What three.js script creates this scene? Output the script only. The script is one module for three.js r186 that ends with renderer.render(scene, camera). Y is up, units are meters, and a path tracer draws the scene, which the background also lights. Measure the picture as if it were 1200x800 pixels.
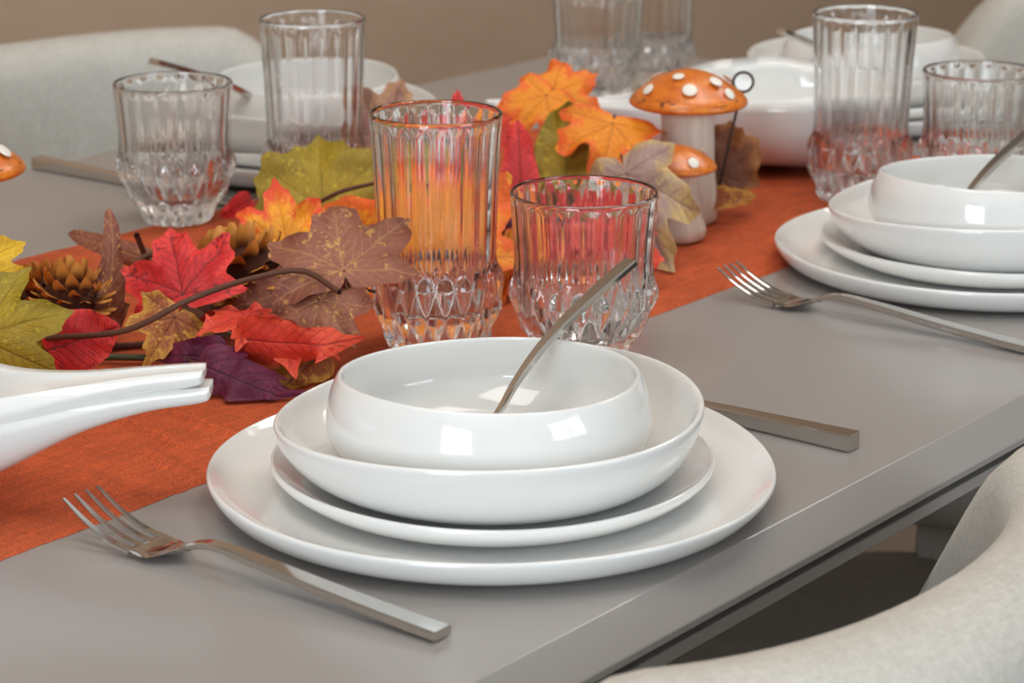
import * as THREE from 'three';
import { RoundedBoxGeometry } from 'three/addons/geometries/RoundedBoxGeometry.js';
import { ConvexGeometry } from 'three/addons/geometries/ConvexGeometry.js';
import { mergeGeometries } from 'three/addons/utils/BufferGeometryUtils.js';
import { RectAreaLightUniformsLib } from 'three/addons/lights/RectAreaLightUniformsLib.js';

// ---------------------------------------------------------------- camera, sky, lights, exposure
const scene = new THREE.Scene();
const camera = new THREE.PerspectiveCamera(16.26, 1.5, 0.05, 60);
camera.position.set(0, 1.137, 0);
camera.lookAt(0.7552, 0.856, -0.5922);
camera.focus = 1.19;
camera.userData.fStop = 14;
scene.background = new THREE.Color(0.80, 0.90, 1.0);
const renderer = new THREE.WebGLRenderer({ antialias: true });
renderer.toneMapping = THREE.LinearToneMapping;
renderer.toneMappingExposure = 0.545;
renderer.shadowMap.enabled = true;
RectAreaLightUniformsLib.init();
const T = 0.75;                                  // table height
const ROOM = { x0: -2.5, x1: 5.6, z0: -2.3, z1: 2.4, h: 2.7 };
const WIN = [ { z0: -0.25, z1: 1.15, y0: 0.35, y1: 2.3 }, { x0: 0.45, x1: 1.95, y0: 0.95, y1: 2.3 } ];
{ // daylight in the two window openings
  const a = new THREE.RectAreaLight(new THREE.Color(0.81, 0.92, 1.0), 20, WIN[0].z1 - WIN[0].z0, WIN[0].y1 - WIN[0].y0);
  a.position.set(ROOM.x0 - 0.05, (WIN[0].y0 + WIN[0].y1) / 2, (WIN[0].z0 + WIN[0].z1) / 2); a.lookAt(a.position.x + 1, a.position.y, a.position.z);
  a.name = 'daylight_window_end'; scene.add(a);
  const b = new THREE.RectAreaLight(new THREE.Color(0.81, 0.92, 1.0), 9, WIN[1].x1 - WIN[1].x0, WIN[1].y1 - WIN[1].y0);
  b.position.set((WIN[1].x0 + WIN[1].x1) / 2, (WIN[1].y0 + WIN[1].y1) / 2, ROOM.z1 + 0.05); b.lookAt(b.position.x, b.position.y, b.position.z - 1);
  b.name = 'daylight_window_side'; scene.add(b);
}

// ---------------------------------------------------------------- helpers
function rng(s) { return () => { s |= 0; s = s + 0x6D2B79F5 | 0; let t = Math.imul(s ^ s >>> 15, 1 | s); t = t + Math.imul(t ^ t >>> 7, 61 | t) ^ t; return ((t ^ t >>> 14) >>> 0) / 4294967296; }; }
const hash = (x, y, s) => { let h = Math.imul(x, 374761393) + Math.imul(y, 668265263) + Math.imul(s, 974634777); h = Math.imul(h ^ h >>> 13, 1274126177); return ((h ^ h >>> 16) >>> 0) / 4294967296; };
function vnoise(x, y, s = 0, per = 0) {
  const xi = Math.floor(x), yi = Math.floor(y), fx = x - xi, fy = y - yi, u = fx * fx * (3 - 2 * fx), v = fy * fy * (3 - 2 * fy);
  const w = (k) => per ? ((k % per) + per) % per : k;
  const a = hash(w(xi), w(yi), s), b = hash(w(xi + 1), w(yi), s), c = hash(w(xi), w(yi + 1), s), d = hash(w(xi + 1), w(yi + 1), s);
  return a + (b - a) * u + (c - a) * v + (a - b - c + d) * u * v;
}
const fbm = (x, y, s = 0, o = 4) => { let a = 0.5, t = 0, n = 0; for (let i = 0; i < o; i++) { t += a * vnoise(x, y, s + i); n += a; a *= 0.5; x *= 2.03; y *= 2.03; } return t / n; };
const clamp = (x, a = 0, b = 1) => Math.min(b, Math.max(a, x));
const sstep = (a, b, x) => { const t = clamp((x - a) / (b - a)); return t * t * (3 - 2 * t); };
const lerp = (a, b, t) => a + (b - a) * t;
const mix3 = (a, b, t) => [lerp(a[0], b[0], t), lerp(a[1], b[1], t), lerp(a[2], b[2], t)];
function tex(w, h, fn, srgb = true, rx = 1, ry = 1) {
  const d = new Uint8Array(w * h * 4);
  for (let j = 0; j < h; j++) for (let i = 0; i < w; i++) {
    const c = fn((i + 0.5) / w, (j + 0.5) / h), k = (j * w + i) * 4;
    d[k] = clamp(c[0], 0, 255); d[k + 1] = clamp(c[1], 0, 255); d[k + 2] = clamp(c[2], 0, 255); d[k + 3] = 255;
  }
  const t = new THREE.DataTexture(d, w, h); t.wrapS = t.wrapT = THREE.RepeatWrapping; t.magFilter = THREE.LinearFilter; t.minFilter = THREE.LinearMipmapLinearFilter; t.generateMipmaps = true;
  if (srgb) t.colorSpace = THREE.SRGBColorSpace;
  t.repeat.set(rx, ry); t.needsUpdate = true; return t;
}
const std = (o) => new THREE.MeshStandardMaterial(o);
const phys = (o) => new THREE.MeshPhysicalMaterial(o);
const taken = {};
function numbered(n) { const k = taken[n] = (taken[n] ?? -1) + 1; return k ? n + '_' + String(k).padStart(3, '0') : n; }
function mesh(name, geo, mat, parent) { const m = new THREE.Mesh(geo, mat); m.name = name; m.castShadow = m.receiveShadow = true; (parent || scene).add(m); return m; }
function thing(name, label, category, pos = [0, 0, 0], turn = 0, group) { const g = new THREE.Group(); g.name = numbered(name); g.position.set(...pos); g.rotation.y = turn; g.userData = { label, category }; if (group) g.userData.group = group; scene.add(g); return g; }
function one(name, geo, mat, label, category, pos = [0, 0, 0], turn = 0, group) { const m = mesh(numbered(name), geo, mat); m.position.set(...pos); m.rotation.y = turn; m.userData = { label, category }; if (group) m.userData.group = group; return m; }
function structure(name, geo, mat, label, category) { const m = mesh(name, geo, mat); m.userData = { kind: 'structure', label, category }; return m; }
function box(x0, x1, y0, y1, z0, z1, r = 0) { const g = r ? new RoundedBoxGeometry(x1 - x0, y1 - y0, z1 - z0, 3, r) : new THREE.BoxGeometry(x1 - x0, y1 - y0, z1 - z0); g.translate((x0 + x1) / 2, (y0 + y1) / 2, (z0 + z1) / 2); return g; }
// grid of points f(i, j) -> [x, y, z]; wrapU closes the i direction
function grid(nu, nv, f, wrapU = false, uvf = null) {
  const p = [], ix = [], uv = [], cu = wrapU ? nu : nu + 1;
  for (let j = 0; j <= nv; j++) for (let i = 0; i < cu; i++) { p.push(...f(i / nu, j / nv)); if (uvf) uv.push(...uvf(i / nu, j / nv)); }
  for (let j = 0; j < nv; j++) for (let i = 0; i < nu; i++) { const a = j * cu + i, b = j * cu + (i + 1) % cu, c = a + cu, d = b + cu; ix.push(a, b, d, a, d, c); }
  const g = new THREE.BufferGeometry(); g.setAttribute('position', new THREE.Float32BufferAttribute(p, 3)); if (uvf) g.setAttribute('uv', new THREE.Float32BufferAttribute(uv, 2));
  g.setIndex(ix); g.computeVertexNormals(); return g;
}
const smoothProfile = (pts, n, tension = 0.5) => new THREE.CatmullRomCurve3(pts.map(([a, b]) => new THREE.Vector3(a, b, 0)), false, 'centripetal', tension).getPoints(n).map((v) => [Math.max(v.x, 0.0002), v.y]);
function turned(pts, n, seg, rmod = () => 1, wave = () => 0) {          // a wavy body of revolution from a profile (radius, height), listed from the outer bottom over the rim to the inner bottom
  const pr = smoothProfile(pts, n);
  return grid(seg, pr.length - 1, (u, v) => { const k = Math.round(v * (pr.length - 1)), [r, y] = pr[k], a = -u * 2 * Math.PI, m = rmod(a, r, y); return [r * m * Math.cos(a), y + wave(a, r, y), r * m * Math.sin(a)]; }, true);
}

// ---------------------------------------------------------------- room
const wallPaint = (c, s) => tex(256, 256, (u, v) => { const n = (vnoise(u * 64, v * 64, s, 64) - 0.5) * 5 + (vnoise(u * 8, v * 8, s + 3, 8) - 0.5) * 4; return [c[0] + n, c[1] + n, c[2] + n]; }, true, 2, 2);
const M = {};
M.brownWall = std({ map: wallPaint([196, 169, 145], 5), roughness: 0.9 });
M.paleWall = std({ color: 0xcfc8be, roughness: 0.92 });
M.ceiling = std({ color: 0xe6e3de, roughness: 0.95 });
M.white = std({ color: 0xe8e8e6, roughness: 0.5 });
M.floorA = std({ color: 0x6b5f56, roughness: 0.45 });
M.pane = phys({ color: 0xffffff, transmission: 1, roughness: 0, thickness: 0, ior: 1.5 });
{
  const { x0, x1, z0, z1, h } = ROOM, w = 0.12;
  const floor = structure('floor', box(x0 - w, x1 + w, -0.1, -0.002, z0 - w, z1 + w), std({ color: 0x3a332e, roughness: 0.8 }), 'dark timber floor under the dining table', 'floor');
  const r = rng(4), pg = [0, 1, 2].map(() => 0), mats = [0x6f6258, 0x665a51, 0x776a5f].map((c) => std({ color: c, roughness: 0.5 }));
  const plank = new RoundedBoxGeometry(1.196, 0.012, 0.156, 1, 0.002);
  for (let j = 0; j < 17; j++) for (let i = 0; i < 7; i++) {
    const x = -1.2 + i * 1.2 + (j % 3) * 0.4, z = -1.9 + j * 0.16; if (x > 5.2) continue;
    const p = mesh('plank', plank, mats[Math.floor(r() * 3)], floor); p.position.set(x, -0.001, z);
  }
  structure('ceiling', box(x0 - w, x1 + w, h, h + 0.1, z0 - w, z1 + w), M.ceiling, 'plain white ceiling over the dining room', 'ceiling');
  structure('wall_back', box(x0 - w, x1 + w, 0, h, z0 - w, z0), M.brownWall, 'taupe brown painted wall behind the dining table', 'wall');
  structure('wall_right', box(x1, x1 + w, 0, h, z0, z1), M.brownWall, 'taupe brown end wall beyond the head of the table', 'wall');
  const a = WIN[0], b = WIN[1];
  structure('wall_left', mergeGeometries([box(x0 - w, x0, 0, a.y0, z0, z1), box(x0 - w, x0, a.y1, h, z0, z1), box(x0 - w, x0, a.y0, a.y1, z0, a.z0), box(x0 - w, x0, a.y0, a.y1, a.z1, z1)]), M.paleWall, 'pale end wall with a single window', 'wall');
  structure('wall_front', mergeGeometries([box(x0 - w, x1 + w, 0, b.y0, z1, z1 + w), box(x0 - w, x1 + w, b.y1, h, z1, z1 + w), box(x0 - w, b.x0, b.y0, b.y1, z1, z1 + w), box(b.x1, x1 + w, b.y0, b.y1, z1, z1 + w)]), M.paleWall, 'pale wall with a two-light window', 'wall');
  structure('baseboard_back', box(x0, x1, 0, 0.09, z0, z0 + 0.014, 0.004), M.white, 'white baseboard along the taupe wall', 'baseboard');
  const wn1 = new THREE.Group(); wn1.name = 'window_1'; wn1.userData = { kind: 'structure', label: 'single window with a transom bar in the end wall', category: 'window' }; scene.add(wn1);
  const f = 0.05, xm = x0;
  mesh('window_frame', mergeGeometries([box(xm - 0.04, xm + 0.01, a.y0, a.y0 + f, a.z0, a.z1), box(xm - 0.04, xm + 0.01, a.y1 - f, a.y1, a.z0, a.z1), box(xm - 0.04, xm + 0.01, a.y0, a.y1, a.z0, a.z0 + f), box(xm - 0.04, xm + 0.01, a.y0, a.y1, a.z1 - f, a.z1)]), M.white, wn1);
  mesh('transom', box(xm - 0.04, xm + 0.01, 1.62, 1.69, a.z0, a.z1), M.white, wn1);
  mesh('pane', box(xm - 0.075, xm - 0.071, a.y0, a.y1, a.z0, a.z1), M.pane, wn1);
  const wn2 = new THREE.Group(); wn2.name = 'window_2'; wn2.userData = { kind: 'structure', label: 'two-light window in the long wall facing the taupe wall', category: 'window' }; scene.add(wn2);
  mesh('window_frame', mergeGeometries([box(b.x0, b.x1, b.y0, b.y0 + f, z1 - 0.01, z1 + 0.04), box(b.x0, b.x1, b.y1 - f, b.y1, z1 - 0.01, z1 + 0.04), box(b.x0, b.x0 + f, b.y0, b.y1, z1 - 0.01, z1 + 0.04), box(b.x1 - f, b.x1, b.y0, b.y1, z1 - 0.01, z1 + 0.04)]), M.white, wn2);
  mesh('mullion', box((b.x0 + b.x1) / 2 - 0.03, (b.x0 + b.x1) / 2 + 0.03, b.y0, b.y1, z1 - 0.01, z1 + 0.04), M.white, wn2);
  mesh('pane', box(b.x0, b.x1, b.y0, b.y1, z1 + 0.071, z1 + 0.075), M.pane, wn2);
}

{ // unseen flush ceiling panels, placed to light plates, table and wall from above
  const lampM = std({ color: 0xffffff, emissive: 0xfff0dc, emissiveIntensity: 2.2, roughness: 0.6 }), rimM = std({ color: 0xd8d4cc, roughness: 0.4 });
  for (const [x, z, w] of [[0.2, -0.7, 'over the table end by the nested dishes'], [1.7, -0.7, 'over the head of the table'], [3.2, -0.7, 'beyond the head of the table']]) {
    const l = thing('unseen_ceiling_panel', 'unseen square white ceiling light panel ' + w, 'lamp', [x, ROOM.h, z]);
    mesh('rim', box(-0.46, 0.46, -0.04, 0, -0.46, 0.46, 0.006), rimM, l);
    mesh('diffuser', box(-0.44, 0.44, -0.05, -0.041, -0.44, 0.44), lampM, l);
    const a = new THREE.RectAreaLight(new THREE.Color(1.0, 0.965, 0.92), 7.6, 0.86, 0.86); a.position.set(0, -0.056, 0); a.rotation.x = -Math.PI / 2; l.add(a);
  }
}

// ---------------------------------------------------------------- table
const TB = { x0: -0.1, x1: 1.92, z0: -1.395, z1: -0.538 };
M.lacquer = phys({ color: new THREE.Color(0.325, 0.302, 0.288), roughness: 0.2, ior: 1.5 });
M.brownWood = std({ color: 0x3b241b, roughness: 0.5 });
{
  const t = thing('dining_table', 'long taupe lacquered dining table with a dark groove under its edge', 'table', [0, 0, 0]);
  const pt = []; // bevelled top: a flat field, a wide 45 degree bevel and a thin lip
  for (const [d, y] of [[0, T], [0.0006, T - 0.0003], [0.0143, T - 0.0140], [0.0147, T - 0.0147], [0.0147, T - 0.0178]]) for (const x of [TB.x0 - d, TB.x1 + d]) for (const z of [TB.z0 - d, TB.z1 + d]) pt.push(new THREE.Vector3(x, y, z));
  mesh('tabletop', new ConvexGeometry(pt), M.lacquer, t);
  mesh('groove_board', box(TB.x0 + 0.06, TB.x1 - 0.06, T - 0.0268, T - 0.0178, TB.z0 + 0.06, TB.z1 - 0.06), M.lacquer, t);
  mesh('under_panel', box(TB.x0 - 0.008, TB.x1 + 0.008, T - 0.0336, T - 0.0268, TB.z0 - 0.008, TB.z1 + 0.008, 0.001), M.lacquer, t);
  mesh('apron', box(TB.x0 + 0.12, TB.x1 - 0.12, T - 0.09, T - 0.0336, TB.z0 + 0.10, TB.z1 - 0.10), M.lacquer, t);
  for (const x of [0.15, 1.67]) for (const s of [-1, 1]) {
    const g = box(-0.035, 0.035, 0, 0.66, -0.03, 0.03, 0.008); const p = g.attributes.position;
    for (let i = 0; i < p.count; i++) p.setZ(i, p.getZ(i) + s * (0.30 - 0.14 * p.getY(i) / 0.66));
    g.computeVertexNormals(); const l = mesh('leg', g, M.brownWood, t); l.position.set(x, 0, (TB.z0 + TB.z1) / 2);
  }
}

// ---------------------------------------------------------------- barrel chairs
const linen = (c, s) => tex(512, 512, (u, v) => {
  const wx = Math.sin(u * 2 * Math.PI * 64), wy = Math.sin(v * 2 * Math.PI * 64), n = (vnoise(u * 128, v * 32, s, 128) - 0.5) * 14 + (vnoise(u * 32, v * 128, s + 1, 128) - 0.5) * 14 + (vnoise(u * 6, v * 6, s + 2, 6) - 0.5) * 6, k = 3 * (wx + wy) + n;
  return [c[0] + k, c[1] + k, c[2] + k];
}, true, 8, 8);
const linenBump = linen([128, 128, 128], 3); linenBump.colorSpace = THREE.NoColorSpace;
M.fabric = std({ map: linen([196, 192, 184], 3), bumpMap: linenBump, bumpScale: 0.0012, roughness: 0.95 });
function chairGeo() {
  const A = 2.15, Rx = 0.25, Rz = 0.27, th = 0.034;
  const prof = [];                                             // across the wall: (offset from the mid line, share of height)
  const n = 30;
  const shell = grid(72, n, (u, v) => {
    const f = (u * 2 - 1) * A, e = sstep(0.31, 0.80, Math.abs(f) / A), H = 0.79 - 0.31 * e, y0 = 0.36;
    const a = v * 2, up = a < 1 ? a : 2 - a;                    // outside up, inside down
    let y, off; const hr = 0.03;
    if (v < 0.4) { y = lerp(y0, H - hr, v / 0.4); off = th; }
    else if (v > 0.6) { y = lerp(H - hr, 0.43, (v - 0.6) / 0.4); off = -th; }
    else { const q = (v - 0.4) / 0.2 * Math.PI; y = H - hr + Math.sin(q) * hr; off = Math.cos(q) * th; }
    const lean = 0.84 + 0.16 * sstep(0.3, 0.78, y), end = 1 - 0.5 * Math.pow(Math.abs(u * 2 - 1), 24);
    const cx = Math.sin(f), cz = Math.cos(f), px = Math.sign(cx) * Math.pow(Math.abs(cx), 0.85) * Rx, pz = cz > 0 ? Math.pow(cz, 0.85) * Rz : cz * Rz * 1.3;
    const nl = Math.hypot(cx / Rx, cz / Rz) || 1, nx = cx / Rx / nl, nz = cz / Rz / nl;
    return [px * lean + nx * off * end, y, pz * lean + nz * off * end];
  }, false, (u, v) => [u * 1.4, v * 0.8]);
  const seat = grid(48, 14, (u, v) => {
    const a = -u * 2 * Math.PI, q = v, r = q < 0.15 ? lerp(0.001, 1, q / 0.15) : q < 0.75 ? 1 + 0.04 * Math.sin((q - 0.15) / 0.6 * Math.PI) : lerp(1, 0.001, (q - 0.75) / 0.25);
    const y = q < 0.15 ? 0.36 : q < 0.75 ? lerp(0.36, 0.46, (q - 0.15) / 0.6) : lerp(0.46, 0.475, (q - 0.75) / 0.25);
    const c = Math.cos(a), s = Math.sin(a); return [Math.sign(c) * Math.pow(Math.abs(c), 0.8) * 0.225 * r, y, Math.sign(s) * Math.pow(Math.abs(s), 0.8) * 0.235 * r - 0.03];
  }, true, (u, v) => [u * 1.4, v * 0.5]);
  const leg = new THREE.CylinderGeometry(0.017, 0.011, 0.37, 14); leg.translate(0, 0.185, 0);
  return { shell, seat, leg };
}
const CG = chairGeo();
function chair(label, x, z, turn) {                            // local: backrest towards +z, sitter faces -z
  const t = thing('barrel_chair', label, 'chair', [x, 0, z], turn);
  mesh('backrest', CG.shell, M.fabric, t); mesh('seat', CG.seat, M.fabric, t);
  for (const [sx, sz] of [[-1, -1], [1, -1], [-1, 1], [1, 1]]) { const l = mesh('leg', CG.leg, M.brownWood, t); l.position.set(sx * 0.17, 0, sz * 0.17 - 0.02); l.rotation.set(sz * 0.08, 0, -sx * 0.08); }
  return t;
}
chair('cream upholstered barrel chair pushed in where the long fork lies by the runner', 0.80, -0.655, 0.0);
chair('cream barrel chair pushed in beside the other one at the same table edge', 1.372, -0.655, 0.0);
chair('cream barrel chair standing against the far table edge before the taupe wall', 1.395, -1.405, Math.PI - 0.16);
chair('cream barrel chair at the head of the table behind the handled dish', 2.10, -0.97, Math.PI / 2);

// ---------------------------------------------------------------- table runner
const weave = (bump) => tex(1024, 1024, (u, v) => {
  const nx = 110, nz = 150, row = Math.floor(v * nz), col = Math.floor(u * nx), over = (row + col) & 1;
  const sx = Math.sin((u * nx % 1) * Math.PI), sz = Math.sin((v * nz % 1) * Math.PI), slub = hash(row, 1, 9) - 0.5, slub2 = hash(col, 2, 9) - 0.5, bit = vnoise(u * 256, v * 256, 4, 256) - 0.5, big = vnoise(u * 10, v * 26, 5, 26) - 0.5;
  const k = over ? sz : sx * 0.8;
  if (bump) { const g = 90 + 90 * k + 50 * bit + 30 * slub; return [g, g, g]; }
  const m = 0.80 + 0.20 * k + 0.16 * slub * 0.4 + 0.04 * slub2 + 0.34 * bit + 0.1 * big;
  return [212 * m, 94 * m, 47 * m];
}, !bump, 1 / 0.11, 1 / 0.11);
M.runner = std({ map: weave(false), bumpMap: weave(true), bumpScale: 0.0006, roughness: 0.95 });
{
  const x0 = 0.02, x1 = 1.637, z0 = -1.184, z1 = -0.781, th = 0.0014;
  const ridge = (x, z, ax, az, bx, bz, w, h) => { const dx = bx - ax, dz = bz - az, L2 = dx * dx + dz * dz, t = ((x - ax) * dx + (z - az) * dz) / L2, e = sstep(-0.1, 0.25, t) * sstep(1.1, 0.7, t), d = ((x - ax) * -dz + (z - az) * dx) / Math.sqrt(L2); return h * e * Math.exp(-d * d / (w * w)); };
  const hgt = (x, z) => th + 0.0006 * (fbm(x * 22, z * 30, 3, 3)) + ridge(x, z, 0.800, -0.905, 0.784, -0.815, 0.003, 0.0038) + ridge(x, z, 0.772, -0.845, 0.757, -0.784, 0.003, 0.0034) + ridge(x, z, 0.827, -0.90, 0.812, -0.80, 0.003, 0.0032) + ridge(x, z, 0.735, -0.86, 0.722, -0.79, 0.004, 0.002);
  const edge = (x, s) => 0.0011 * (vnoise(x * 160, s, 7) - 0.5) + 0.0016 * (vnoise(x * 30, s, 8) - 0.5);
  const NX = 1300, NZ = 130;
  const top = grid(NX, NZ, (u, v) => { const x = lerp(x0, x1, u), zz = lerp(z0 + edge(x, 1), z1 + edge(x, 2), v); const rim = Math.min(v, 1 - v) === 0 ? 0 : 1; return [x, rim ? hgt(x, zz) : 0.0002, zz]; }, false, (u, v) => [lerp(x0, x1, u), lerp(z0, z1, v)]);
  const ix = top.index.array; for (let i = 0; i < ix.length; i += 3) { const q = ix[i]; ix[i] = ix[i + 1]; ix[i + 1] = q; } top.computeVertexNormals();
  one('table_runner', top, M.runner, 'rust orange woven table runner along the middle of the table', 'table runner', [0, T, 0]);
}

// ---------------------------------------------------------------- crockery
M.china = phys({ color: new THREE.Color(0.81, 0.805, 0.785), roughness: 0.08, ior: 1.5, clearcoat: 0.3, clearcoatRoughness: 0.05 });
const organic = (s, k) => (a, r) => 1 + k * (Math.cos(2 * a + s) * 0.6 + Math.cos(3 * a + s * 2.3) * 0.4) * sstep(0.02, 0.07, r);
const waves = (s, h, y0, y1) => (a, r, y) => h * (Math.cos(2 * a + s) * 0.6 + Math.cos(3 * a + s * 1.7) * 0.4) * sstep(y0, y1, y);
const CH = {
  charger: turned([[0, 0], [0.06, 0], [0.110, 0], [0.119, 0.0012], [0.1278, 0.0052], [0.1330, 0.0112], [0.1342, 0.0150], [0.1332, 0.0163], [0.1317, 0.0155], [0.125, 0.0112], [0.114, 0.0082], [0.1, 0.0070], [0.05, 0.007], [0, 0.007]], 70, 160, organic(0.7, 0.012), waves(0.4, 0.0018, 0.006, 0.016)),
  plate: turned([[0, 0], [0.04, 0], [0.078, 0], [0.090, 0.0018], [0.1, 0.0062], [0.1058, 0.0112], [0.1062, 0.0140], [0.1050, 0.0148], [0.1036, 0.0140], [0.097, 0.0104], [0.084, 0.0074], [0.07, 0.006], [0.03, 0.0056], [0, 0.0056]], 64, 150, (a, r) => 0.985 * organic(2.1, 0.014)(a, r), waves(1.4, 0.002, 0.004, 0.014)),
  pasta: turned([[0, 0], [0.04, 0], [0.064, 0.0004], [0.076, 0.0028], [0.089, 0.010], [0.097, 0.0205], [0.1, 0.031], [0.0998, 0.0332], [0.0985, 0.0338], [0.0972, 0.0325], [0.0925, 0.0225], [0.083, 0.0125], [0.068, 0.0066], [0.04, 0.0052], [0, 0.005]], 70, 150, organic(0.3, 0.014), (a, r, y) => sstep(0.006, 0.034, y) * (0.0045 * Math.cos(a - 1.15) + 0.0022 * Math.cos(2 * a + 0.4))),
  bowl: turned([[0, 0.0006], [0.035, 0.0002], [0.05, 0.0006], [0.061, 0.0042], [0.0718, 0.0115], [0.0775, 0.021], [0.0772, 0.0295], [0.0756, 0.0372], [0.0730, 0.0432], [0.0714, 0.0458], [0.0702, 0.0460], [0.0698, 0.0446], [0.0722, 0.0372], [0.0738, 0.0295], [0.0732, 0.0215], [0.0672, 0.0138], [0.057, 0.0072], [0.03, 0.0052], [0, 0.005]], 80, 150, (a, r) => 0.972 * organic(1.0, 0.008)(a, r), (a, r, y) => sstep(0.015, 0.046, y) * (0.0030 * Math.cos(a - 2.476) + 0.0012 * Math.cos(2 * a - 0.6))),
};
const CUTLERY = phys({ color: new THREE.Color(0.62, 0.60, 0.57), metalness: 1, roughness: 0.08 });
function setting(x, z, turn, where, k = 1, lift = 0) {                           // turn 0: sitter on the +z side
  const c = Math.cos(turn), s = Math.sin(turn), at = (dx, dz, y) => [x + dx * c + dz * s, T + lift + y, z - dx * s + dz * c];
  one('charger_plate', CH.charger, M.china, 'large white charger plate under the crockery stack ' + where, 'plate', at(0, 0, 0.0004), turn, 'charger plates');
  one('side_plate', CH.plate, M.china, 'medium white plate lying on the charger ' + where, 'plate', at(-0.004 * k, 0.003 * k, 0.0078), turn, 'side plates');
  one('pasta_bowl', CH.pasta, M.china, 'shallow white pasta bowl in the crockery stack ' + where, 'bowl', at(-0.009 * k, 0.006 * k, 0.0138), turn, 'pasta bowls');
  one('small_bowl', CH.bowl, M.china, 'small deep white bowl topping the crockery stack ' + where, 'bowl', at(-0.015 * k, 0.010 * k, 0.0194), turn, 'small bowls');
}
setting(0.833, -0.665, 0, 'beside the fork whose tines overlie the runner');
setting(1.365, -0.685, 0, 'next to the glass pair near the mushrooms');
setting(1.34, -1.25, Math.PI, 'across the runner behind the olive leaf', -0.4, 0.0018);
setting(1.774, -1.012, Math.PI / 2, 'at the table head', 0.3);

// ---------------------------------------------------------------- cutlery
// bar along +x with its own side profile: stations [x, y, half width, half thickness]
function bar(st, n = 40, ch = 0.35) {
  const cv = new THREE.CatmullRomCurve3(st.map((s) => new THREE.Vector3(s[0], s[1], 0)), false, 'centripetal'), cw = new THREE.CatmullRomCurve3(st.map((s) => new THREE.Vector3(s[0], s[2] * 20, s[3] * 20)), false, 'centripetal');
  const P = cv.getPoints(n), W = cw.getPoints(n), sec = [[1, -1 + ch], [1, 1 - ch], [1 - ch * 0.5, 1], [-1 + ch * 0.5, 1], [-1, 1 - ch], [-1, -1 + ch], [-1 + ch * 0.5, -1], [1 - ch * 0.5, -1]];
  const parts = [];
  const pt = (k, i) => { const a = P[Math.max(0, k - 1)], b = P[Math.min(n, k + 1)], l = Math.hypot(b.x - a.x, b.y - a.y) || 1, nx = -(b.y - a.y) / l, ny = (b.x - a.x) / l, w = W[k].y / 20, t = W[k].z / 20, [sx, sy] = sec[i % 8]; return [P[k].x + nx * sy * t, P[k].y + ny * sy * t, sx * w]; };
  const p = [];
  for (let i = 0; i < 8; i++) for (let k = 0; k < n; k++) { const a = pt(k, i), b = pt(k, i + 1), c = pt(k + 1, i + 1), d = pt(k + 1, i); p.push(...a, ...c, ...b, ...a, ...d, ...c); }
  for (const k of [0, n]) { const c = [0, 0, 0]; for (let i = 0; i < 8; i++) { const q = pt(k, i); c[0] += q[0] / 8; c[1] += q[1] / 8; c[2] += q[2] / 8; } for (let i = 0; i < 8; i++) { const a = pt(k, i), b = pt(k, i + 1); if (k) p.push(...c, ...b, ...a); else p.push(...c, ...a, ...b); } }
  const g = new THREE.BufferGeometry(); g.setAttribute('position', new THREE.Float32BufferAttribute(p, 3));
  // smooth along the bar, creased between its faces
  g.computeVertexNormals(); const N = g.attributes.normal, per = n * 6;
  for (let i = 0; i < 8; i++) { const key = {}; for (let q = 0; q < per; q++) { const v = i * per + q, id = p[v * 3].toFixed(6) + p[v * 3 + 1].toFixed(6); const e = key[id] ??= [0, 0, 0, []]; e[0] += N.getX(v); e[1] += N.getY(v); e[2] += N.getZ(v); e[3].push(v); } for (const e of Object.values(key)) { const l = Math.hypot(e[0], e[1], e[2]) || 1; for (const v of e[3]) N.setXYZ(v, e[0] / l, e[1] / l, e[2] / l); } }
  return g;
}
// fork: tines towards -x, handle end towards +x, resting on y = 0
const FK = {
  handle: bar([[-0.061, 0.0019, 0.0108, 0.0009], [-0.053, 0.0027, 0.0080, 0.0010], [-0.046, 0.0042, 0.0052, 0.0011], [-0.040, 0.0064, 0.0036, 0.0012], [-0.034, 0.0092, 0.0030, 0.0014], [-0.022, 0.0118, 0.0032, 0.0016], [0.0, 0.0105, 0.0040, 0.0019], [0.04, 0.0068, 0.0050, 0.0021], [0.08, 0.0038, 0.0056, 0.0022], [0.103, 0.0026, 0.0060, 0.0022]], 60, 0.4),
  head: grid(24, 28, (u, v) => {
    const x = lerp(-0.036, -0.066, v < 0.5 ? v * 2 : 2 - v * 2), top = v < 0.5 ? 1 : -1, k = (x + 0.066) / 0.03, s = u * 2 - 1;
    const w = lerp(0.0123, 0.0034, sstep(0.45, 1.0, k)), y = 0.0016 + 0.0058 * sstep(0.35, 1.05, k) + 0.0012 * sstep(0.5, 0, k), dish = 0.0012 * s * s * (1 - k * 0.7);
    return [x, y + dish + top * 0.0009 * (1 - Math.pow(Math.abs(s), 6)), s * w];
  }),
  tine: (j) => { const z = (j - 1.5) * 0.0069; return bar([[-0.062, 0.0024 + 0.0004 * Math.abs(j - 1.5), 0.0022, 0.0009], [-0.075, 0.0048, 0.0018, 0.0009], [-0.09, 0.0105, 0.0014, 0.0008], [-0.104, 0.0185, 0.0008, 0.0006]], 16, 0.5).translate(0, 0, z); },
};
const tines = [0, 1, 2, 3].map(FK.tine);
{ const ix = FK.head.index.array; }
M.steelDouble = phys({ color: new THREE.Color(0.62, 0.60, 0.57), metalness: 1, roughness: 0.08, side: THREE.DoubleSide });
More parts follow.
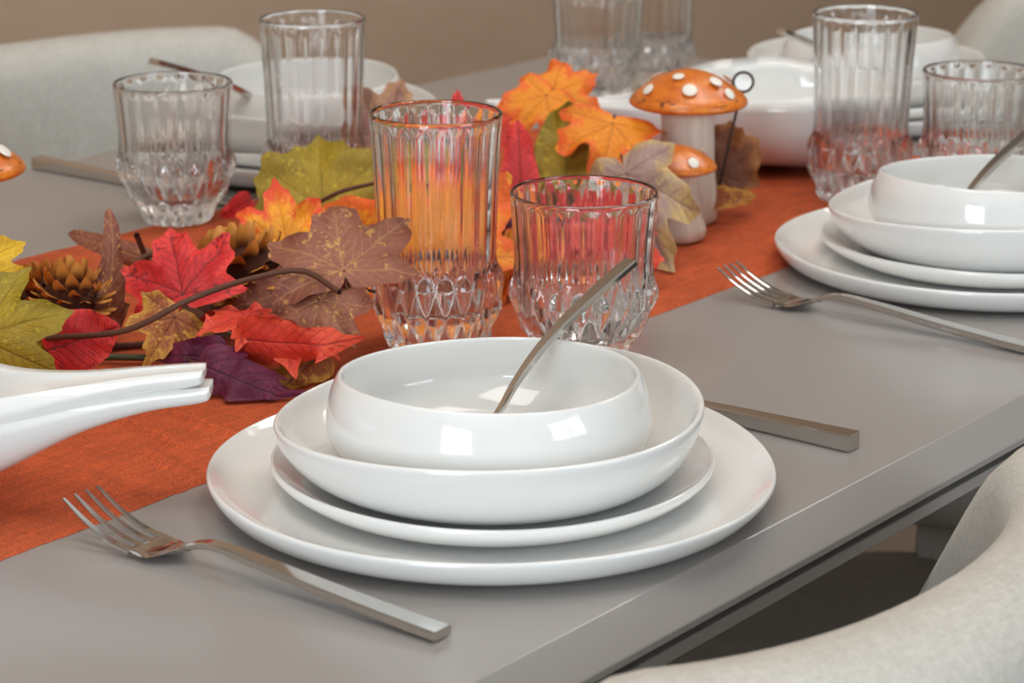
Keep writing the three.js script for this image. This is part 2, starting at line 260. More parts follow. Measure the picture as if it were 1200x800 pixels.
function fork(label, x, z, turn) {
  const t = thing('dinner_fork', label, 'fork', [x, T + 0.0003, z], turn);
  mesh('handle', FK.handle, CUTLERY, t); mesh('head', FK.head, M.steelDouble, t); for (const g of tines) mesh('tine', g, CUTLERY, t);
  return t;
}
fork('polished steel dinner fork with its tines over the runner by the handled dishes', 0.682, -0.676, -Math.PI / 2 + 0.03);
fork('polished steel dinner fork beside the crockery next to the mushrooms', 1.203, -0.672, -Math.PI / 2 - 0.01);
const KN = {
  handle: bar([[0.0, 0.0040, 0.0036, 0.0034], [0.03, 0.0043, 0.0042, 0.0038], [0.07, 0.0046, 0.0050, 0.0042], [0.102, 0.0048, 0.0056, 0.0045]], 24, 0.25),
  blade: bar([[-0.128, 0.0022, 0.0008, 0.0005], [-0.118, 0.0024, 0.0062, 0.0007], [-0.06, 0.0028, 0.0088, 0.0008], [-0.01, 0.0036, 0.0072, 0.0012], [0.002, 0.0040, 0.0036, 0.0026]], 30, 0.4),
};
function knife(label, x, z, turn) { const t = thing('table_knife', label, 'knife', [x, T, z], turn); mesh('handle', KN.handle, CUTLERY, t); mesh('blade', KN.blade, CUTLERY, t); }
knife('steel table knife with a square handle partly hidden by the charger', 0.9925, -0.664, -Math.PI / 2);
knife('steel table knife lying across the runner before the far chair', 1.188, -1.292, Math.PI / 2);
const SP = {
  handle: bar([[0.028, -0.0102, 0.0020, 0.0011], [0.038, -0.0085, 0.0021, 0.0013], [0.053, -0.0035, 0.0026, 0.0016], [0.075, 0.0012, 0.0034, 0.0018], [0.10, 0.0026, 0.0041, 0.0019], [0.125, 0.0018, 0.0047, 0.0019], [0.150, 0.0, 0.0050, 0.0019]], 50, 0.4),
  bowl: grid(20, 30, (u, v) => { const s = u * 2 - 1, l = v * 0.036, w = 0.0115 * Math.pow(Math.sin(Math.PI * clamp(0.04 + v * 0.92)), 0.6) + 0.0008, d = 0.004 * Math.sin(Math.PI * v) * (1 - s * s); return [0.030 - 0.838 * l - 0.545 * d, -0.0100 + 0.545 * l - 0.838 * d, s * w]; }),
};
function spoon(label, tip, end) {
  const t = thing('spoon', label, 'spoon'); const a = new THREE.Vector3(...tip), b = new THREE.Vector3(...end), X = b.clone().sub(a), L = X.length(); X.normalize();
  const Z = new THREE.Vector3().crossVectors(X, new THREE.Vector3(0, 1, 0)).normalize(), Y = new THREE.Vector3().crossVectors(Z, X);
  t.quaternion.setFromRotationMatrix(new THREE.Matrix4().makeBasis(X, Y, Z)); t.position.copy(a); t.scale.setScalar(L / 0.15);
  mesh('handle', SP.handle, CUTLERY, t); mesh('bowl', SP.bowl, M.steelDouble, t);
}
spoon('steel spoon leaning in the small bowl before the short glass', [0.8155, T + 0.0245, -0.6800], [0.923, T + 0.0975, -0.650]);
spoon('steel spoon leaning in the small bowl next to the mushrooms', [1.315, T + 0.0255, -0.712], [1.452, T + 0.0960, -0.668]);
spoon('steel spoon leaning in the bowl across the runner', [1.3450, T + 0.0245, -1.2280], [1.1801, T + 0.0980, -1.2520]);
spoon('steel spoon leaning in the bowl at the head of the table', [1.7900, T + 0.0245, -1.0060], [1.6490, T + 0.0850, -1.0167]);

// ---------------------------------------------------------------- cut glass tumblers
M.glass = phys({ color: 0xffffff, transmission: 1, roughness: 0.0, ior: 1.51, thickness: 0.01, specularIntensity: 1 });
function tumbler(H, prof, cutTop, inner0, N) {
  const cv = new THREE.SplineCurve(prof.map(([h, r]) => new THREE.Vector2(h * H, r)));
  const rad = (h) => { let lo = 0, hi = 1; for (let i = 0; i < 22; i++) { const m = (lo + hi) / 2; if (cv.getPoint(m).x < h) lo = m; else hi = m; } return cv.getPoint((lo + hi) / 2).y; };
  const nv = 120, seg = N * 14, R = []; for (let i = 0; i <= nv; i++) R.push(rad(i / nv * H));
  const tri = (x) => Math.abs(((x % 1) + 1) % 1 * 2 - 1);
  const cut = cutTop * H;
  const f = (u, v) => {
    const th = -u * 2 * Math.PI;
    let r, y;
    if (v < 0.62) {                                            // outside, bottom to rim
      const k = v / 0.62; y = k * H; const i = k * nv, i0 = Math.min(nv - 1, Math.floor(i)); r = lerp(R[i0], R[i0 + 1], i - i0);
      const p = u * N, fl = Math.abs(Math.sin(p * Math.PI)), flute = -0.0010 * (1 - fl) * 0 - 0.0009 * Math.pow(fl, 1.0) ;
      const up = sstep(cut * 0.92, cut * 1.12, y) * sstep(H, H * 0.93, y);
      const q = y / cut * 1.25, a = tri(p + q), b = tri(p - q), dia = Math.min(a, b) * 0.0042 - 0.0022, low = sstep(0.0, H * 0.05, y) * (1 - sstep(cut * 0.9, cut * 1.1, y));
      r += flute * up + dia * low - 0.0006 * sstep(0.985, 1, k);
    } else if (v < 0.66) { const k = (v - 0.62) / 0.04; y = H + Math.sin(k * Math.PI) * 0.0006; r = lerp(R[nv] - 0.0006, R[nv] - 0.0022, k); }
    else { const k = (v - 0.66) / 0.34, hb = inner0 * H; if (k < 0.75) { y = lerp(H, hb + 0.006, k / 0.75); const i = y / H * nv, i0 = Math.min(nv - 1, Math.floor(i)); const ro = lerp(R[i0], R[i0 + 1], i - i0); const wst = R[Math.round(nv * (cutTop + 0.06))]; r = (y > cut * 1.16 ? ro : Math.min(ro, wst)) - 0.0022 - 0.0035 * sstep(cut * 1.1, hb, y); } else { const q = (k - 0.75) / 0.25 * Math.PI / 2, rb = Math.min(R[Math.round((hb + 0.006) / H * nv)], R[Math.round(nv * (cutTop + 0.06))]) - 0.0057; r = Math.max(0.0003, rb * Math.cos(q)); y = hb + 0.006 - 0.006 * Math.sin(q); } }
    return [r * Math.cos(th), y, r * Math.sin(th)];
  };
  const body = grid(seg, 200, f, true);
  const rb = R[0]; // close the bottom with rings sharing the first row of the outside
  const disc = grid(seg, 4, (u, v) => { const [x, , z] = f(u, 0); return [x * (v + 1e-4), v < 1 ? 0.0012 * (1 - v * v) : 0, z * (v + 1e-4)]; }, true);
  const ix = disc.index.array; 
  return mergeGeometries([body, disc]);
}
const GL = {
  tall: tumbler(0.133, [[0, 0.0290], [0.06, 0.0310], [0.14, 0.0345], [0.22, 0.0368], [0.30, 0.0362], [0.37, 0.0340], [0.5, 0.0343], [0.75, 0.0356], [1, 0.0376]], 0.36, 0.14, 20),
  low: tumbler(0.096, [[0, 0.0225], [0.08, 0.0260], [0.2, 0.0328], [0.32, 0.0382], [0.43, 0.0403], [0.52, 0.0390], [0.62, 0.0385], [0.8, 0.0396], [1, 0.0411]], 0.50, 0.16, 20),
};
const tumblers = [
  ['tall', 1.0075, -0.8440, 'tall fluted cut-glass tumbler before the orange leaves, behind the spoon bowl'],
  ['low', 1.0300, -0.7575, 'short fluted cut-glass tumbler standing behind the leaning spoon'],
  ['low', 1.1290, -1.1800, 'short cut-glass tumbler by the knife on the far runner edge'],
  ['tall', 1.2220, -1.1350, 'tall cut-glass tumbler behind the upright olive leaf'],
  ['tall', 1.4815, -0.8440, 'tall cut-glass tumbler between the handled dish and the second crockery stack'],
  ['low', 1.5120, -0.7670, 'short cut-glass tumbler behind the second crockery stack near the head chair'],
  ['low', 1.6580, -1.2080, 'short cut-glass tumbler at the table head behind the orange leaf'],
  ['tall', 1.7420, -1.2060, 'tall cut-glass tumbler at the table head behind the mushroom cap'],
];
for (const [k, x, z, label] of tumblers) one(k === 'tall' ? 'tall_tumbler' : 'short_tumbler', GL[k], M.glass, label, 'glass', [x, T + 0.0022, z], x * 3, k === 'tall' ? 'tall cut-glass tumblers' : 'short cut-glass tumblers');

// ---------------------------------------------------------------- white dishes with a long handle (axis +x is the handle)
function handledDish(k, b) {
  // stations: x, half width, depth, rim height
  const st = [[-0.0862, 0.0004, 0.0004, 0.050], [-0.086, 0.004, 0.006, 0.052], [-0.080, 0.034, 0.024, 0.0515], [-0.064, 0.058, 0.038, 0.051], [-0.036, 0.078, 0.052, 0.055], [0.0, 0.086, 0.055, 0.055], [0.036, 0.076, 0.051, 0.0545], [0.066, 0.056, 0.047, 0.053], [0.095, 0.040, 0.0395, 0.0505], [0.125, 0.027, 0.0280, 0.0495], [0.165, 0.0160, 0.0155, 0.0515], [0.205, 0.0115, 0.0095, 0.0550], [0.235, 0.0100, 0.0078, 0.057], [0.241, 0.0092, 0.0066, 0.0573], [0.2425, 0.0075, 0.005, 0.0575], [0.2427, 0.0004, 0.0004, 0.055]].map(([x, w, d, y]) => [x > 0.06 ? 0.06 + (x - 0.06) * k : x, w * (x < 0.13 ? b : 1), d, y]);
  const C1 = new THREE.CatmullRomCurve3(st.map((s) => new THREE.Vector3(s[0], s[1], s[2])), false, 'centripetal'), C2 = new THREE.CatmullRomCurve3(st.map((s) => new THREE.Vector3(s[0], s[3], 0)), false, 'centripetal');
  const n = 110, P = C1.getPoints(n), Q = C2.getPoints(n);
  return grid(64, n, (u, v) => {
    const k = Math.round(v * n), w = P[k].y, d = P[k].z, y0 = Q[k].y, x = P[k].x, solid = sstep(0.06, 0.13, x), th = Math.min(0.0042, w * 0.35, d * 0.45);
    if (u < 0.5) { const a = u * 2 * Math.PI; const c = Math.cos(a), s = Math.sin(a); return [x, y0 - d * Math.pow(Math.abs(s), 0.75), -w * Math.sign(c) * Math.pow(Math.abs(c), 0.7)]; }
    const a = (u - 0.5) * 2 * Math.PI, c = Math.cos(a), s = Math.sin(a), di = lerp(d - th, d * 0.22, solid), wi = w - th; return [x, y0 + 0.0006 - di * Math.pow(Math.abs(s), 0.75), wi * Math.sign(c) * Math.pow(Math.abs(c), 0.7)];
  }, true);
}
const HD = [handledDish(0.76, 1.0), handledDish(1.0, 1.0)];
function dish(label, x, z, dir, y, v, k = 1) { const m = one('handled_dish', HD[v], M.chinaDouble ??= phys({ color: M.china.color.clone(), roughness: 0.09, ior: 1.5, clearcoat: 0.3, clearcoatRoughness: 0.05, side: THREE.DoubleSide }), label, 'dish', [x, T + y, z], dir, 'handled dishes'); m.scale.set(k, k * (v ? 1.12 : 1), k); return m; }
dish('white dish with a long handle, lower of two nested by the purple leaves', 0.613, -0.908, Math.atan2(-0.787, 0.617), 0.0040, 0);
dish('white dish with a long handle, upper of two nested by the purple leaves', 0.611, -0.910, Math.atan2(-0.787, 0.617), 0.0118, 0);
dish('white dish with a long handle behind the mushroom figurine', 1.556, -0.950, Math.atan2(0.107, -0.234), 0.0022, 1, 1.06);

// ---------------------------------------------------------------- toadstool figurines
const capTex = tex(512, 256, (u, v) => {
  const n = fbm(u * 14, v * 8, 21, 4), st = fbm(u * 90, v * 5, 22, 3); let c = mix3([196, 92, 18], [232, 132, 34], clamp(n * 1.3 - 0.1 + (st - 0.5) * 0.9));
  const band = sstep(0.62, 0.68, v) * sstep(0.86, 0.78, v), mk = sstep(0.60, 0.68, fbm(u * 60, v * 14, 31, 2)) * band; c = mix3(c, [92, 44, 20], mk * 0.8); return c;
});
M.cap = phys({ map: capTex, roughness: 0.35, clearcoat: 0.4, clearcoatRoughness: 0.25 });
M.spot = std({ color: 0xece6da, roughness: 0.5 });
M.stem = std({ map: tex(256, 128, (u, v) => { const s = (fbm(u * 50, v * 3, 41, 3) - 0.5) * 34; return [222 + s, 208 + s, 194 + s]; }), roughness: 0.6 });
function lathed(pts, n, seg) { const pr = smoothProfile(pts, n); return new THREE.LatheGeometry(pr.map(([a, b]) => new THREE.Vector2(a, b)), seg); }
function toadstool(parent, x, z, H, R, rs, rb, seed, low, spots) {
  const capH = R * 0.62, y0 = H - capH;
  const g = lathed([[0, y0 + R * 0.10], [R * 0.5, y0 + R * 0.06], [R * 0.85, y0 - R * 0.02], [R, y0 + R * 0.05], [R * 0.965, y0 + R * 0.15], [R * 0.78, y0 + capH * 0.50], [R * 0.45, y0 + capH * 0.815], [R * 0.16, y0 + capH * 0.97], [0, y0 + capH]], 40, 56);
  const uv = g.attributes.uv, ps = g.attributes.position; for (let i = 0; i < uv.count; i++) uv.setY(i, clamp(1 - (ps.getY(i) - y0) / capH)); 
  const cap = mesh('cap', g, M.cap, parent); cap.position.set(x, 0, z);
  const q = rng(seed), sg = new THREE.SphereGeometry(1, 14, 10);
  for (const [az, el, sz] of spots) { const r = R * Math.cos(el) * 0.93, y = y0 + R * 0.1 + (capH - R * 0.1) * Math.sin(el) * 0.99, s = mesh('spot', sg, M.spot, cap); const cr = Math.cos(az), sr = Math.sin(az); s.position.set(cr * r, y, sr * r); s.scale.set(sz * 0.82, sz * 0.82, sz * 0.16); s.lookAt(s.getWorldPosition(new THREE.Vector3()).add(new THREE.Vector3(cr * Math.cos(el), Math.sin(el) * 1.2 + 0.25, sr * Math.cos(el)))); }
  mesh('stem', lathed([[0, 0], [rb * 0.9, 0.0005], [rb, H * 0.10], [lerp(rb, rs, 0.6), H * 0.28], [rs, H * 0.5], [rs * 1.05, y0 - 0.004], [rs * 1.35, y0 + R * 0.06], [0, y0 + R * 0.09]], 30, 40), M.stem, parent).position.set(x, 0, z);
}
{
  const cz = Math.atan2(0.617, -0.787);                         // azimuth of the side towards the plates
  const f = thing('mushroom_figurine', 'figurine of two orange toadstools with white spots beside the mauve leaf', 'figurine', [1.343, T + 0.0022, -0.900], 0, 'toadstool figurines');
  toadstool(f, 0, 0, 0.106, 0.0405, 0.0185, 0.022, 3, 0, [[cz + 0.05, 0.62, 0.0062], [cz - 0.75, 0.85, 0.0058], [cz - 0.85, 0.40, 0.0052], [cz + 1.05, 0.5, 0.0052], [cz + 0.5, 1.1, 0.005], [cz + 2.4, 0.6, 0.006], [cz + 3.6, 0.5, 0.006], [cz - 2.0, 0.6, 0.006]]);
  toadstool(f, -0.047, 0.023, 0.064, 0.0270, 0.0145, 0.0208, 5, 1, [[cz - 0.45, 0.45, 0.0048], [cz + 0.9, 0.6, 0.004], [cz + 2.6, 0.5, 0.004], [cz - 2.0, 0.6, 0.004]]);
  const g = thing('mushroom_figurine', 'orange toadstool figurine with white spots beside the yellow leaf', 'figurine', [0.893, T + 0.0022, -1.118], 0, 'toadstool figurines');
  toadstool(g, 0, 0, 0.105, 0.039, 0.0185, 0.022, 7, 0, [[cz - 1.35, 0.62, 0.0062], [cz - 0.2, 0.7, 0.0058], [cz - 0.85, 1.0, 0.0052], [cz + 1.0, 0.5, 0.0052], [cz + 2.4, 0.6, 0.006], [cz + 3.6, 0.5, 0.006]]);
}

// ---------------------------------------------------------------- autumn garland
const LEAVES = [
  ["maple", "yellow", 0.8035, 0.81, -1.0032, -0.254, 0.5158, 0.6785, -0.4572, 0.0374, 0.85, 0.3, 0.3, 1, 0.09],
  ["maple", "olive", 0.7354, 0.805, -0.9141, 0.1992, -0.5167, -0.5414, 0.6327, 0.047, 0.85, 0.5, 0.3, 2, 0.09],
  ["oval", "olive", 0.7897, 0.77, -0.9585, 0.1627, -0.4058, -0.5587, 0.7048, 0.0269, 1.3, 0.3, 0.2, 3, 0.09],
  ["strip", "brown", 0.8684, 0.77, -0.9674, -0.007, -0.1619, -0.088, 0.9828, 0.0654, 0.6, 0.3, 0.9, 4, 0.09],
  ["strip", "brown", 0.9625, 0.78, -1.0359, -0.4861, -0.3471, 0.4145, 0.6866, 0.0885, 0.34, 0.9, 0.7, 5, 0.09],
  ["oval", "red", 0.8006, 0.78, -0.9338, 0.1648, -0.4061, -0.5636, 0.7002, 0.0375, 1.7, 0.4, 0.6, 6, 0.09],
  ["maple", "red", 0.881, 0.795, -0.9196, -0.3838, -0.4412, -0.0193, 0.8109, 0.0455, 1.0, 0.15, 0.4, 7, 0.09],
  ["maple", "rust", 0.8693, 0.785, -0.9141, -0.283, 0.2571, 0.8262, 0.4138, 0.0338, 0.9, 0.4, 0.2, 8, 0.09],
  ["oval", "brown", 0.9522, 0.79, -0.8945, -0.3436, -0.0862, 0.7101, 0.6085, 0.0456, 1.1, 0.2, 0.3, 9, 0.09],
  ["maple", "scarlet", 0.9028, 0.785, -0.8824, -0.5474, 0.3866, 0.4068, 0.6208, 0.0396, 1.0, 0.5, 0.4, 10, 0.09],
  ["maple", "scarlet", 0.9007, 0.78, -0.8697, -0.0145, 0.6937, 0.7121, -0.1071, 0.0414, 0.8, 0.4, 0.4, 11, 0.09],
  ["oval", "scarlet", 0.8754, 0.78, -0.8644, 0.4616, -0.3961, -0.5391, 0.5825, 0.0539, 0.95, 0.4, 0.5, 48, 0.14],
  ["maple", "brown", 0.9167, 0.795, -0.8513, -0.3264, 0.5111, 0.7909, -0.0821, 0.0375, 0.85, 0.3, 0.1, 12, 0.09],
  ["oval", "purple", 0.8663, 0.77, -0.8788, -0.3963, -0.2182, 0.5741, 0.6824, 0.0329, 1.2, 0.5, 0.9, 13, 0.28],
  ["oval", "purple", 0.8536, 0.768, -0.8751, -0.348, 0.5102, 0.6939, -0.3703, 0.0507, 1.0, 0.6, 0.9, 14, 0.28],
  ["oval", "purple", 0.8628, 0.756, -0.8765, -0.5026, 0.3468, 0.6276, -0.4829, 0.0373, 0.7, 0.2, 0.6, 15, 0.15],
  ["oval", "rust", 0.9112, 0.765, -0.8485, -0.3507, 0.2041, 0.7519, 0.5197, 0.0358, 1.2, 0.3, 0.3, 16, 0.09],
  ["maple", "gold", 0.975, 0.8, -0.9287, -0.3514, -0.3008, -0.0878, 0.8822, 0.0494, 0.72, 0.2, 0.1, 17, 0.09],
  ["maple", "brown", 0.9313, 0.81, -0.8461, -0.426, -0.3766, -0.1091, 0.8153, 0.0529, 1.05, 0.25, 0.35, 18, 0.09],
  ["oval", "scarlet", 0.9357, 0.8, -0.8373, -0.4422, -0.1546, 0.4811, 0.741, 0.0244, 1.1, 0.2, 0.3, 19, 0.09],
  ["broad", "olive", 1.1273, 0.78, -1.0419, -0.2966, -0.382, -0.1075, 0.8686, 0.0582, 1.0, 0.2, 0.1, 20, 0.09],
  ["oval", "olive", 1.1502, 0.78, -1.0614, 0.2361, -0.3788, -0.6665, 0.5971, 0.0342, 1.0, 0.2, 0.2, 21, 0.09],
  ["maple", "dusk", 1.2571, 0.8, -1.0996, -0.2283, -0.3689, -0.2687, 0.86, 0.0526, 0.85, 0.2, 0.2, 22, 0.09],
  ["oval", "gold", 1.2408, 0.78, -1.1082, 0.165, -0.3972, -0.5482, 0.7173, 0.0168, 1.0, 0.2, 0.2, 23, 0.09],
  ["maple", "orange", 1.0721, 0.78, -0.9063, -0.3771, -0.3977, -0.0926, 0.8313, 0.0844, 1.0, 0.2, 0.2, 24, 0.09],
  ["oval", "red", 1.1602, 0.78, -0.9375, -0.3024, -0.4082, -0.1297, 0.8515, 0.0799, 0.7, 0.2, 0.3, 25, 0.09],
  ["oval", "red", 1.2743, 0.81, -1.0462, -0.2846, -0.4088, -0.1141, 0.8596, 0.0303, 0.8, 0.1, 0.3, 26, 0.09],
  ["oval", "scarlet", 1.3124, 0.8, -1.0291, -0.4192, -0.3342, 0.2565, 0.8042, 0.0391, 1.0, 0.2, 0.2, 27, 0.09],
  ["maple", "orange", 1.3101, 0.835, -0.9933, -0.1115, -0.5387, -0.574, 0.6065, 0.0414, 0.9, 0.3, 0.2, 28, 0.09],
  ["maple", "orange", 1.3031, 0.835, -0.9917, -0.4885, 0.2392, 0.7173, 0.4354, 0.0437, 0.8, 0.5, 0.2, 29, 0.09],
  ["oval", "red", 1.2309, 0.79, -0.9579, -0.3063, -0.4172, -0.1225, 0.8468, 0.0531, 0.8, 0.2, 0.4, 30, 0.09],
  ["oval", "olive", 1.2604, 0.79, -0.9416, -0.273, -0.4255, -0.145, 0.8505, 0.0595, 1.5, 0.1, 0.2, 31, 0.09],
  ["maple", "orange", 1.2911, 0.825, -0.9261, -0.3743, 0.3773, 0.7926, 0.2989, 0.0467, 1.05, 0.5, 0.25, 32, 0.09],
  ["maple", "mauve", 1.2422, 0.805, -0.8796, -0.5107, 0.4754, 0.7163, -0.0133, 0.082, 0.58, 0.3, 0.2, 33, 0.09],
  ["maple", "red", 1.153, 0.78, -0.8375, -0.3989, -0.4355, 0.0732, 0.8037, 0.0497, 1.0, 0.2, 0.2, 34, 0.09],
  ["maple", "scarlet", 1.1508, 0.78, -0.823, -0.1607, -0.3323, -0.501, 0.7828, 0.0401, 0.9, 0.2, 0.2, 35, 0.09],
  ["maple", "orange", 1.1259, 0.78, -0.8896, -0.436, 0.4761, 0.7382, 0.1958, 0.056, 0.5, 0.3, 0.2, 36, 0.09],
  ["oval", "purple", 1.1316, 0.77, -0.894, -0.2562, -0.4192, -0.1076, 0.8643, 0.0365, 1.1, 0.2, 0.4, 37, 0.09],
  ["broad", "umber", 1.3746, 0.78, -0.8918, -0.202, -0.4568, -0.1795, 0.8475, 0.0426, 0.8, 0.1, 0.1, 38, 0.09],
  ["oval", "rust", 1.3482, 0.77, -0.8797, 0.1021, -0.4907, -0.6718, 0.5454, 0.0294, 1.0, 0.2, 0.2, 39, 0.09],
  ["oval", "rust", 1.1986, 0.78, -0.9469, -0.4869, -0.3118, 0.3611, 0.7317, 0.0322, 1.0, 0.2, 0.2, 40, 0.09],
  ["maple", "umber", 0.9398, 0.762, -0.9563, -0.5201, -0.0681, 0.6011, 0.6029, 0.0359, 1.0, 0.2, 0.2, 41, 0.09],
  ["maple", "rust", 0.982, 0.762, -0.9629, -0.5097, -0.2928, 0.3118, 0.7465, 0.0284, 1.0, 0.2, 0.2, 42, 0.09],
  ["maple", "red", 1.0471, 0.762, -0.9501, -0.5264, 0.4911, 0.6571, -0.2234, 0.0349, 1.0, 0.2, 0.2, 43, 0.09],
  ["maple", "umber", 0.8759, 0.762, -0.9803, -0.5221, -0.2771, 0.3049, 0.7468, 0.0277, 1.1, 0.2, 0.2, 44, 0.09],
  ["oval", "red", 1.1442, 0.77, -1.1272, -0.5485, -0.2423, 0.6751, 0.4298, 0.0263, 1.0, 0.2, 0.2, 45, 0.09],
  ["maple", "umber", 1.2432, 0.762, -0.9457, -0.3987, -0.2152, 0.4786, 0.7521, 0.0295, 1.0, 0.2, 0.2, 46, 0.09],
  ["maple", "rust", 1.0898, 0.76, -0.9078, 0.127, -0.3609, -0.4427, 0.811, 0.0262, 1.0, 0.2, 0.2, 47, 0.09],
];
const TWIGS = [
  ["brown", 0.0016, [[0.7997, 0.785, -0.9384], [0.8136, 0.795, -0.8907], [0.8345, 0.81, -0.8675], [0.8901, 0.81, -0.8723], [0.9154, 0.81, -0.8634], [0.9093, 0.805, -0.8295]]],
  ["brown", 0.0018, [[0.8876, 0.77, -0.977], [0.8908, 0.785, -0.9788], [0.9089, 0.795, -0.9868], [0.9327, 0.795, -0.995], [0.9466, 0.79, -0.9862]]],
  ["brown", 0.0018, [[0.9452, 0.8, -1.0236], [0.9603, 0.78, -1.032]]],
  ["brown", 0.0014, [[1.0949, 0.79, -1.0216], [1.1016, 0.8, -1.0054], [1.1393, 0.8, -1.006]]],
  ["green", 0.002, [[0.8596, 0.756, -0.963], [0.8777, 0.756, -0.9372]]],
  ["brown", 0.0013, [[1.2953, 0.78, -0.9929], [1.289, 0.8, -0.9867], [1.3031, 0.805, -0.9767], [1.3032, 0.8, -0.9547], [1.3192, 0.78, -0.9625]]],
  ["brown", 0.0013, [[1.3136, 0.78, -0.9695], [1.3094, 0.8, -0.9375], [1.2973, 0.8, -0.9075], [1.3242, 0.78, -0.9117]]],
  ["brown", 0.002, [[0.8555, 0.754, -1.0007], [0.909, 0.754, -0.9602], [0.9937, 0.754, -0.9396], [1.157, 0.754, -0.9635], [1.2682, 0.754, -0.9356], [1.3747, 0.754, -0.9242]]],
];
const CONES = [
  [0.8609, 0.785, -0.9874, 0.023, 0.045, 1],
  [0.9401, 0.795, -0.9312, 0.026, 0.055, 2],
  [0.861, 0.78, -1.0228, 0.018, 0.04, 3],
];
const RING = [1.3709, 0.848, -0.874];

const half = {
  maple: [[0, 1], [6, 0.86], [11, 0.84], [15, 0.86], [19, 0.72], [26, 0.62], [32, 0.70], [37, 0.84], [42, 0.86], [48, 0.97], [54, 0.84], [60, 0.82], [64, 0.80], [70, 0.64], [78, 0.56], [86, 0.64], [92, 0.70], [100, 0.78], [107, 0.64], [115, 0.58], [125, 0.44], [145, 0.3], [165, 0.22], [180, 0.08]],
  broad: [[0, 1], [6, 0.90], [12, 0.86], [17, 0.90], [22, 0.84], [28, 0.82], [36, 0.92], [44, 0.97], [50, 0.88], [56, 0.86], [62, 0.88], [68, 0.78], [78, 0.72], [88, 0.78], [95, 0.80], [103, 0.66], [112, 0.62], [120, 0.62], [135, 0.44], [155, 0.30], [180, 0.10]],
  oval: [[0, 1], [4, 0.93], [9, 0.84], [15, 0.72], [22, 0.60], [30, 0.49], [42, 0.40], [58, 0.34], [75, 0.31], [95, 0.28], [120, 0.24], [150, 0.16], [180, 0.10]],
  strip: [[0, 1], [4, 0.92], [9, 0.80], [16, 0.62], [26, 0.46], [40, 0.34], [60, 0.28], [85, 0.24], [120, 0.18], [180, 0.08]],
};
function outline(kind, a) {                                     // a in degrees from the tip, -180..180
  const t = half[kind], d = Math.abs(a); for (let i = 1; i < t.length; i++) if (d <= t[i][0]) return lerp(t[i - 1][1], t[i][1], (d - t[i - 1][0]) / (t[i][0] - t[i - 1][0])); return t[t.length - 1][1];
}
const PAL = {                                                   // base, tip, vein, blotch
  red: [[196, 30, 34], [222, 52, 44], [104, 16, 24], [128, 18, 26]], scarlet: [[216, 56, 36], [232, 84, 52], [150, 34, 28], [190, 30, 30]],
  orange: [[236, 142, 22], [232, 96, 26], [186, 92, 14], [246, 168, 40]], gold: [[248, 164, 34], [232, 66, 40], [214, 120, 20], [250, 182, 56]],
  yellow: [[222, 178, 26], [206, 160, 24], [170, 124, 18], [232, 196, 60]], olive: [[164, 134, 22], [142, 118, 22], [118, 100, 18], [196, 168, 40]],
  brown: [[146, 88, 68], [134, 74, 56], [188, 138, 92], [206, 156, 82]], rust: [[150, 78, 34], [188, 132, 40], [96, 44, 22], [208, 160, 56]],
  mauve: [[166, 136, 128], [196, 164, 110], [128, 94, 92], [206, 180, 116]], purple: [[98, 26, 58], [112, 34, 68], [58, 12, 36], [124, 42, 80]], dusk: [[148, 104, 92], [172, 126, 92], [112, 72, 64], [190, 148, 96]],
  umber: [[110, 58, 32], [150, 92, 40], [74, 36, 20], [126, 66, 36]],
};
const LABEL = { red: 'crimson leaf with dark veins', scarlet: 'scarlet leaf', orange: 'bright orange leaf', gold: 'golden leaf with red tips', yellow: 'yellow leaf', olive: 'olive green leaf', brown: 'brown leaf with golden flecks', rust: 'rust and gold leaf', mauve: 'faded mauve leaf with yellow edges', purple: 'dark purple leaf', dusk: 'dull pinkish brown leaf', umber: 'dark brown leaf' };
const leafMats = {};
